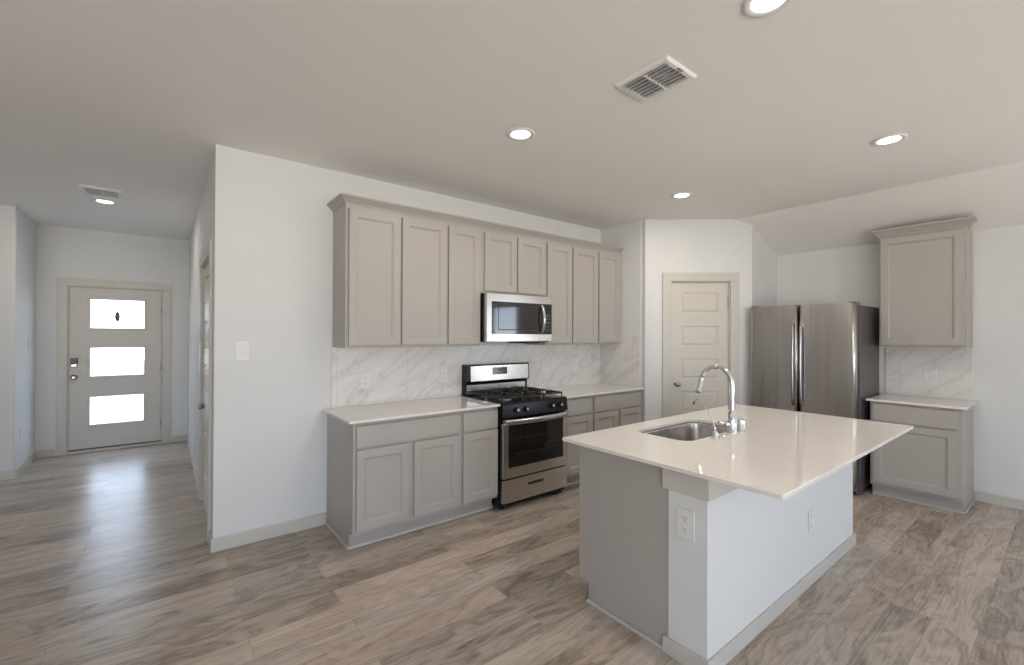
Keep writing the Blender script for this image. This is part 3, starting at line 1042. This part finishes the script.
dl = fridge_panel(FYM + .003, FY1, .690, FZ).build('fridge_door', M_STEELV, fr)
drr = fridge_panel(FY0, FYM - .003, .690, FZ).build('fridge_door', M_STEELV, fr)
fz = fridge_panel(FY0, FY1, .055, .682).build('freezer_drawer', M_STEELV, fr)


def fridge_handle(y, parent):
    pts = []
    for i in range(13):
        t = i / 12
        pts.append((FX - .026 - .022 * math.sin(math.pi * t) ** .6, y, .80 + t * .83))
    b = MB()
    b.tube(pts, .0125, 12)
    h = b.build('handle', M_HANDLE, parent)
    for z in (.82, 1.61):
        MB().box(FX - .036, FX + .004, y - .011, y + .011, z - .024, z + .024).build('handle_mount', M_STEEL, h, bevel=.004)


fridge_handle(FYM + .036, dl)
fridge_handle(FYM - .036, drr)
b = MB()
b.tube([(FX - .045, FY0 + .12, .60), (FX - .055, (FY0 + FY1) / 2, .60), (FX - .045, FY1 - .12, .60)], .0125, 12)
h = b.build('handle', M_STEEL, fz)
for y in (FY0 + .14, FY1 - .14):
    MB().box(FX - .042, FX + .004, y - .022, y + .022, .589, .611).build('handle_mount', M_STEEL, h, bevel=.004)
for y in (FY0 + .035, FY1 - .035):
    MB().box(FX + .03, FX + .15, y - .028, y + .028, 1.7945, 1.826).build('hinge_cover', M_FRSIDE, fr, bevel=.006)
for y in (FY0 + .06, FY1 - .06):
    for x in (FX + .12, 5.74):
        MB().lathe((x, y, .001), (0, 0, 1), [(.02, 0), (.02, .036)], 12).build('foot', M_BLACKM, fr)
MB().box(FX + .095, FX + .115, FY0 + .03, FY1 - .03, .004, .034).build('toe_grille', M_BLACKM, fr)

# ------------------------------------------------------------------ island
IX0, IX1, IY0, IY1 = 1.808, 3.892, .675, 1.838
EX = 1.889                  # end panel face
PX1 = 3.914
PY0, PY1 = 1.009, 1.200
F_ISL = frame_from((0, PY1), (-1, 0), (0, 1))     # cabinets face the range
ic = thing('island_cabinet', 'grey island cabinet with a plain end panel under the white countertop', 'island cabinet', (2.89, 1.48, 0))
b = MB()
b.prism([(PY1 + .001, .001), (1.705, .001), (1.705, .118), (1.776, .118), (1.776, CT - .001), (PY1 + .001, CT - .001)], 'x', EX, EX + .018)
b.build('end_panel', M_CAB, ic)
b = MB()
b.prism([(PY1 + .001, .001), (1.705, .001), (1.705, .118), (1.776, .118), (1.776, CT - .001), (PY1 + .001, CT - .001)], 'x', PX1 - .022, PX1 - .004)
b.build('end_panel', M_CAB, ic)
b = MB()
sx0, sx1, sy0, sy1 = 2.20, 3.08, PY1 + .012, 1.735
b.box(EX + .019, PX1 - .023, PY1 + .001, PY1 + .012, .119, CT - .001)
b.box(EX + .019, PX1 - .023, PY1 + .012, 1.755, .119, .137)
for x in (sx0 - .02, sx1):
    b.box(x, x + .018, PY1 + .012, 1.755, .138, CT - .001)
b.box(EX + .019, PX1 - .023, 1.700, 1.705, .001, .118)
b.build('cabinet_box', M_CABIN, ic)
MB().box(EX + .019, PX1 - .023, 1.757, 1.776, .119, CT - .001).build('face_frame', M_CAB, ic)
ed = [1.905, 2.19, 2.65, 3.10, 3.49, 3.876]
for i in range(5):
    x0, x1 = ed[i] + .008, ed[i + 1] - .008
    shaker(F_ISL, -x1, -x0, .142, .700, 1.776 - PY1).build('door', M_CAB, ic)
    slab_front(F_ISL, -x1, -x0, .717, .868, 1.776 - PY1).build('drawer', M_CAB, ic, bevel=.002)
tag(MB().box(EX - .013, EX, PY1 + .026, 1.712, .0005, .020).build('shoe_molding', M_SHOE, ic, bevel=.004), 'thin pale strip along the floor', None)

struct(MB().box(EX - .004, PX1, PY0, PY1, 0, CT - .001).build('wall_island', M_WALL), 'white half wall forming the seating side of the island', 'half wall')
b = MB()
t, o = .013, EX - .004
b.box(o - t, o, PY0 - t, PY1 + .024, 0.0005, .078).box(o, PX1 + .030, PY0 - t, PY0, 0.0005, .078).box(PX1, PX1 + .030, PY0, PY1, 0.0005, .078)
struct(b.build('baseboard_island', M_TRIM, bevel=.003), 'pale baseboard around the white island half wall', 'baseboard')
b = MB()
b.box(o - t, o, PY0 - t, PY1 + .027, .777, CT - .0015).box(o, PX1 + t, PY0 - t, PY0, .777, CT - .0015).box(PX1, PX1 + t, PY0, PY1, .777, CT - .0015)
struct(b.build('trim_4', M_TRIM, bevel=.002), 'flat pale band under the island countertop', 'trim')


def rrect(x0, x1, y0, y1, r, z, n=8):
    pts = []
    for cx, cy, a0 in ((x1 - r, y1 - r, 0), (x0 + r, y1 - r, 90), (x0 + r, y0 + r, 180), (x1 - r, y0 + r, 270)):
        for k in range(n + 1):
            a = math.radians(a0 + 90 * k / n)
            pts.append((cx + r * math.cos(a), cy + r * math.sin(a), z))
    return pts


SX0, SX1, SY0, SY1 = 2.285, 2.965, 1.335, 1.700
# countertop with the sink cut out of it
b = MB()
hole = rrect(SX0, SX1, SY0, SY1, .075, 0)
outer = rrect(IX0, IX1, IY0, IY1, .006, 0, 2)
def top_faces(z):
    ov = [b.v((p[0], p[1], z)) for p in outer]
    hv = [b.v((p[0], p[1], z)) for p in hole]
    es = []
    for L_ in (ov, hv):
        for i in range(len(L_)):
            es.append(b.bm.edges.new((L_[i], L_[(i + 1) % len(L_)])))
    bmesh.ops.triangle_fill(b.bm, use_beauty=True, use_dissolve=False, edges=es)
    return ov, hv
o1, h1 = top_faces(CT)
o2, h2 = top_faces(.912)
for A, B in ((o1, o2), (h1, h2)):
    for i in range(len(A)):
        j = (i + 1) % len(A)
        b.face([A[i], A[j], B[j], B[i]])
tag(b.build('countertop', M_QUARTZ, bevel=.0025), 'large white quartz island countertop with the sink cut in', 'countertop')

# sink basin, a shell with thickness
sk = thing('sink', 'stainless steel undermount sink in the island countertop', 'sink', (2.64, 1.517, .68))
b = MB()
R = []
for ins, r, z in ((-.018, .09, .8885), (.004, .073, .8885), (.006, .072, .880), (.010, .070, .72), (.022, .062, .695), (.05, .05, .686), (.12, .04, .683)):
    R.append(rrect(SX0 + ins, SX1 - ins, SY0 + ins, SY1 - ins, r, z))
for ins, r, z in ((.12, .04, .680), (.05, .05, .682), (.018, .062, .690), (.006, .070, .72), (.002, .072, .878), (-.018, .09, .8855)):
    R.append(rrect(SX0 + ins, SX1 - ins, SY0 + ins, SY1 - ins, r, z))
# outer shell then inner, joined at the flange and closed by the floor discs
RI, RO = R[:7], R[7:]
b.loft(RI, cap0=False, cap1=True)
b.loft(RO, cap0=True, cap1=False)
b.build('basin', M_SINK, sk)
MB().lathe((2.625, 1.517, .6835), (0, 0, 1), [(.056, 0), (.054, .003), (.040, .002), (.034, .0005)], 24).build('drain', M_CHROME, sk)

# faucet
FXC, FYC = 2.71, 1.297
fc = thing('faucet', 'chrome high arc pull-down faucet behind the island sink', 'faucet', (FXC, FYC, .912))
MB().lathe((FXC, FYC, .9121), (0, 0, 1), [(.029, 0), (.029, .006), (.025, .010), (.0245, .076), (.0235, .084), (.0216, .088)], 24).build('faucet_base', M_CHROME, fc)
pts, rad = [], []
for z in (1.0, 1.06, 1.11, 1.16, 1.20):
    pts.append((FXC, FYC, z))
    rad.append(.0215 - (z - 1.0) * .034)
cy, cz, rr = FYC + .098, 1.205, .098
for k in range(1, 15):
    a = math.pi - math.radians(163) * k / 14
    pts.append((FXC, cy + rr * math.cos(a), cz + rr * 1.04 * math.sin(a)))
    rad.append(.0145)
MB().tube(pts, rad, 18).build('neck', M_CHROME, fc)
p1 = Vector(pts[-1])
dirn = Vector((0, .27, -1)).normalized()
sp = MB().tube([p1, p1 + dirn * .01, p1 + dirn * .03, p1 + dirn * .085, p1 + dirn * .10], [.0150, .0165, .0172, .0195, .0185], 18).build('spray_head', M_CHROME, fc)
MB().tube([p1 + dirn * .1002, p1 + dirn * .104], [.0155, .0150], 18).build('nozzle', M_BLACKM, sp)
hub = MB()
hdir = Vector((-.787, .617, 0))
c = Vector((FXC, FYC, .968))
hub.tube([c + hdir * .018, c + hdir * .044], [.0165, .0155], 16)
hh = hub.build('handle', M_CHROME, fc)
MB().tube([c + hdir * .038, c + hdir * .052 + Vector((0, 0, .006)), c + hdir * .068 + Vector((0, 0, .010)), c + hdir * .082 + Vector((0, 0, .012))], [.0075, .0075, .0065, .0055], 12).build('lever', M_CHROME, hh)

# small filtered water tap
TX, TY = 2.507, 1.294
tp = thing('water_tap', 'small chrome gooseneck water tap in front of the faucet', 'tap', (TX, TY, .912))
MB().lathe((TX, TY, .9121), (0, 0, 1), [(.026, 0), (.026, .004), (.017, .008), (.015, .012), (.012, .034), (.009, .040)], 20).build('tap_base', M_CHROME, tp)
pts = [(TX, TY, .950), (TX, 1.299, .970), (TX, 1.309, .997), (TX, 1.330, 1.036), (TX, 1.352, 1.077), (TX, 1.366, 1.100), (TX, 1.378, 1.116), (TX, 1.393, 1.126), (TX, 1.408, 1.124), (TX, 1.420, 1.113), (TX, 1.427, 1.099)]
MB().tube(pts, [.006] + [.0036] * 10, 12).build('spout', M_CHROME, tp)
MB().tube([pts[-1], (TX, 1.430, 1.090)], .0055, 12).build('spout_tip', M_BLACKM, tp)
MB().tube([(TX, TY, .940), (TX - .022, TY - .012, .947), (TX - .038, TY - .02, .946)], [.005, .0045, .004], 10).build('lever', M_CHROME, tp)

tag(MB().lathe((2.786, 1.279, .9121), (0, 0, 1), [(.0245, 0), (.0245, .004), (.021, .006), (.021, .070), (.019, .078), (.010, .081)], 24).build('air_gap', M_CHROME), 'short chrome cylinder air gap standing right of the faucet', 'air gap')
tag(MB().lathe((2.600, 1.289, .9121), (0, 0, 1), [(.024, 0), (.024, .003), (.020, .006), (.008, .007)], 24).build('hole_cover', M_CHROME), 'flat chrome hole cover between the small tap and faucet', 'hole cover')


# ------------------------------------------------------------------ outlets and switches
def outlet(frame, u, w, label, off=.0, group=None, pw=.078, ph=.124):
    r = thing('electrical_outlet', label, 'outlet', frame @ Vector((u, off, w)), group)
    MB(frame).box(u - pw / 2, u + pw / 2, off + .0002, off + .006, w - ph / 2, w + ph / 2).build('cover_plate', M_WHITE, r, bevel=.003)
    for dz in (-.026, .026):
        b = MB(frame)
        rc = MB(frame)
        pts = []
        for k in range(20):
            a = 2 * math.pi * k / 20
            pts.append((u + .0165 * math.cos(a), w + dz + max(-.0145, min(.0145, .0175 * math.sin(a)))))
        rc.prism(pts, 'y', off + .0055, off + .0085)
        s = rc.build('receptacle', M_WHITE, r)
        b.box(u - .0075, u - .005, off + .0083, off + .0089, w + dz + .000, w + dz + .0085)
        b.box(u + .005, u + .0075, off + .0083, off + .0089, w + dz + .000, w + dz + .0085)
        b.box(u - .0025, u + .0025, off + .0083, off + .0089, w + dz - .0095, w + dz - .0045)
        b.build('slots', M_SLOT, s)
    return r


def rocker(frame, u, w, label, off=.0, pw=.078, ph=.124):
    r = thing('light_switch', label, 'light switch', frame @ Vector((u, off, w)))
    MB(frame).box(u - pw / 2, u + pw / 2, off + .0002, off + .006, w - ph / 2, w + ph / 2).build('cover_plate', M_WHITE, r, bevel=.003)
    MB(frame).prism([(off + .005, w - .033), (off + .008, w - .033), (off + .0105, w + .033), (off + .005, w + .033)], 'x', u - .0165, u + .0165).build('rocker', M_WHITE, r, bevel=.001)
    return r


outlet(F_RANGE, 1.322, 1.115, 'white outlet on the backsplash above the left end of the counter', .009, 'outlets along the range backsplash')
outlet(F_RANGE, 2.068, 1.118, 'white outlet on the backsplash just left of the range', .009, 'outlets along the range backsplash')
outlet(F_RANGE, 3.333, 1.126, 'white outlet on the backsplash just right of the range', .009, 'outlets along the range backsplash')
outlet(F_RANGE, 3.838, 1.120, 'white outlet on the backsplash nearest the pantry wall', .009, 'outlets along the range backsplash')
outlet(F_RIGHT, -.895, 1.130, 'white outlet on the backsplash right of the refrigerator', .009, pw=.094)
F_IEND = frame_from((EX - .004, 0), (0, -1), (-1, 0))
outlet(F_IEND, -1.112, .640, 'white outlet on the end of the island half wall', 0, pw=.090, ph=.138)
F_ILONG = frame_from((0, PY0), (1, 0), (0, -1))
outlet(F_ILONG, 3.095, .380, 'white outlet low on the long side of the island', 0)
rocker(F_RANGE, .443, 1.380, 'white rocker switch on the wall left of the cabinets', 0, .088, .145)
rocker(F_HALLL, 7.39, 1.383, 'white switch on the wall left of the front door')
outlet(F_HALLL, 7.066, .415, 'white outlet low on the wall left of the front door', 0)
outlet(F_HALLR, -5.858, .349, 'white outlet low on the right wall of the entry hall', 0)

ds_ = thing('door_stop', 'small spring door stop on the hall baseboard', 'door stop', (X_L - BB_T, 5.95, .05))
MB().tube([(X_L - BB_T - .0005, 5.95, .05), (X_L - BB_T - .055, 5.95, .05)], .006, 12).build('stem', M_NICKEL, ds_)
MB().tube([(X_L - BB_T - .055, 5.95, .05), (X_L - BB_T - .068, 5.95, .05)], .009, 12).build('tip', M_WHITE, ds_)


# ------------------------------------------------------------------ ceiling lights and vents
def ceiling_light(x, y, label, power, col=(1.0, .93, .84)):
    r = thing('ceiling_light', label, 'ceiling light', (x, y, H), 'recessed ceiling lights')
    MB().lathe((x, y, H - .0002), (0, 0, -1), [(.062, 0), (.094, 0), (.094, .003), (.086, .007), (.068, .007), (.062, .003)], 40, cap0=False, cap1=False).build('trim_ring', M_VENT, r)
    MB().lathe((x, y, H - .0004), (0, 0, -1), [(.062, 0), (.062, .0030), (.05, .0036)], 40).build('lens', M_LENS, r)
    d = bpy.data.lights.new('lamp', 'AREA')
    d.shape = 'DISK'
    d.size = .12
    d.energy = power
    d.color = col
    o = bpy.data.objects.new('lamp', d)
    COL.objects.link(o)
    o.parent = r
    o.location = (0, 0, -.012)
    return r


LP = 6.5
ceiling_light(1.825, 2.247, 'recessed ceiling light in front of the range, left of the pair over the aisle', LP)
ceiling_light(3.804, 2.290, 'recessed ceiling light nearest the pantry door', LP)
ceiling_light(3.800, .780, 'recessed ceiling light above the refrigerator end of the island', LP)
ceiling_light(1.850, .745, 'recessed ceiling light at the top edge of the photo, past the vent', LP)
ceiling_light(-.468, 5.968, 'recessed ceiling light in the entry hall beside the hall vent', 7.0)


def vent(x0, x1, y0, y1, label, n, along):
    r = thing('ceiling_vent', label, 'ceiling vent', ((x0 + x1) / 2, (y0 + y1) / 2, H), 'ceiling vents')
    e = .030
    z1, z0 = H - .0003, H - .013
    b = MB()
    # bevelled frame
    rings = []
    for ins, z in ((0, z1), (0, z1 - .003), (.010, z0), (e, z0), (e, z1)):
        rings.append([(x0 + ins, y0 + ins, z), (x1 - ins, y0 + ins, z), (x1 - ins, y1 - ins, z), (x0 + ins, y1 - ins, z)])
    b.loft(rings, cap0=False, cap1=False, smooth=False)
    b.build('vent_frame', M_VENT, r)
    MB().box(x0 + e, x1 - e, y0 + e, y1 - e, z1 - .001, z1).build('vent_throat', M_VENTD, r)
    b = MB()
    if along == 'y':
        w = (x1 - x0 - 2 * e) / n
        for i in range(n):
            a = x0 + e + i * w
            b.prism([(a + w * .62, z1 - .001), (a + w * .62 + .003, z1 - .001), (a + w * .20 + .001, z0 - .005), (a + w * .20 - .003, z0 - .005)], 'y', y0 + e, y1 - e)
    else:
        w = (y1 - y0 - 2 * e) / n
        for i in range(n):
            a = y0 + e + i * w
            b.prism([(a + w * .62, z1 - .001), (a + w * .62 + .003, z1 - .001), (a + w * .20 + .001, z0 - .005), (a + w * .20 - .003, z0 - .005)], 'x', x0 + e, x1 - e)
    b.build('louvers', M_VENT, r)
    ym = (y0 + y1) / 2
    xm = (x0 + x1) / 2
    b = MB()
    if along == 'y':
        b.box(x0 + e, x1 - e, ym - .003, ym + .003, z0 - .002, z1 - .002)
    else:
        b.box(xm - .003, xm + .003, y0 + e, y1 - e, z0 - .002, z1 - .002)
    b.build('divider', M_VENT, r)
    b = MB()
    if along == 'y':
        b.box(x0 + .11, x0 + .15, y0 + .008, y0 + .020, z0 - .004, z0)
    else:
        b.box(x1 - .020, x1 - .008, ym - .02, ym + .02, z0 - .004, z0)
    tag(b.build('damper_lever', M_NICKEL, r), 'small grey damper lever', None)
    return r


vent(1.845, 2.108, 1.185, 1.500, 'white louvered ceiling vent above the kitchen aisle', 7, 'y')
vent(-.600, -.312, 5.425, 5.715, 'white ceiling vent in the entry hall', 7, 'x')
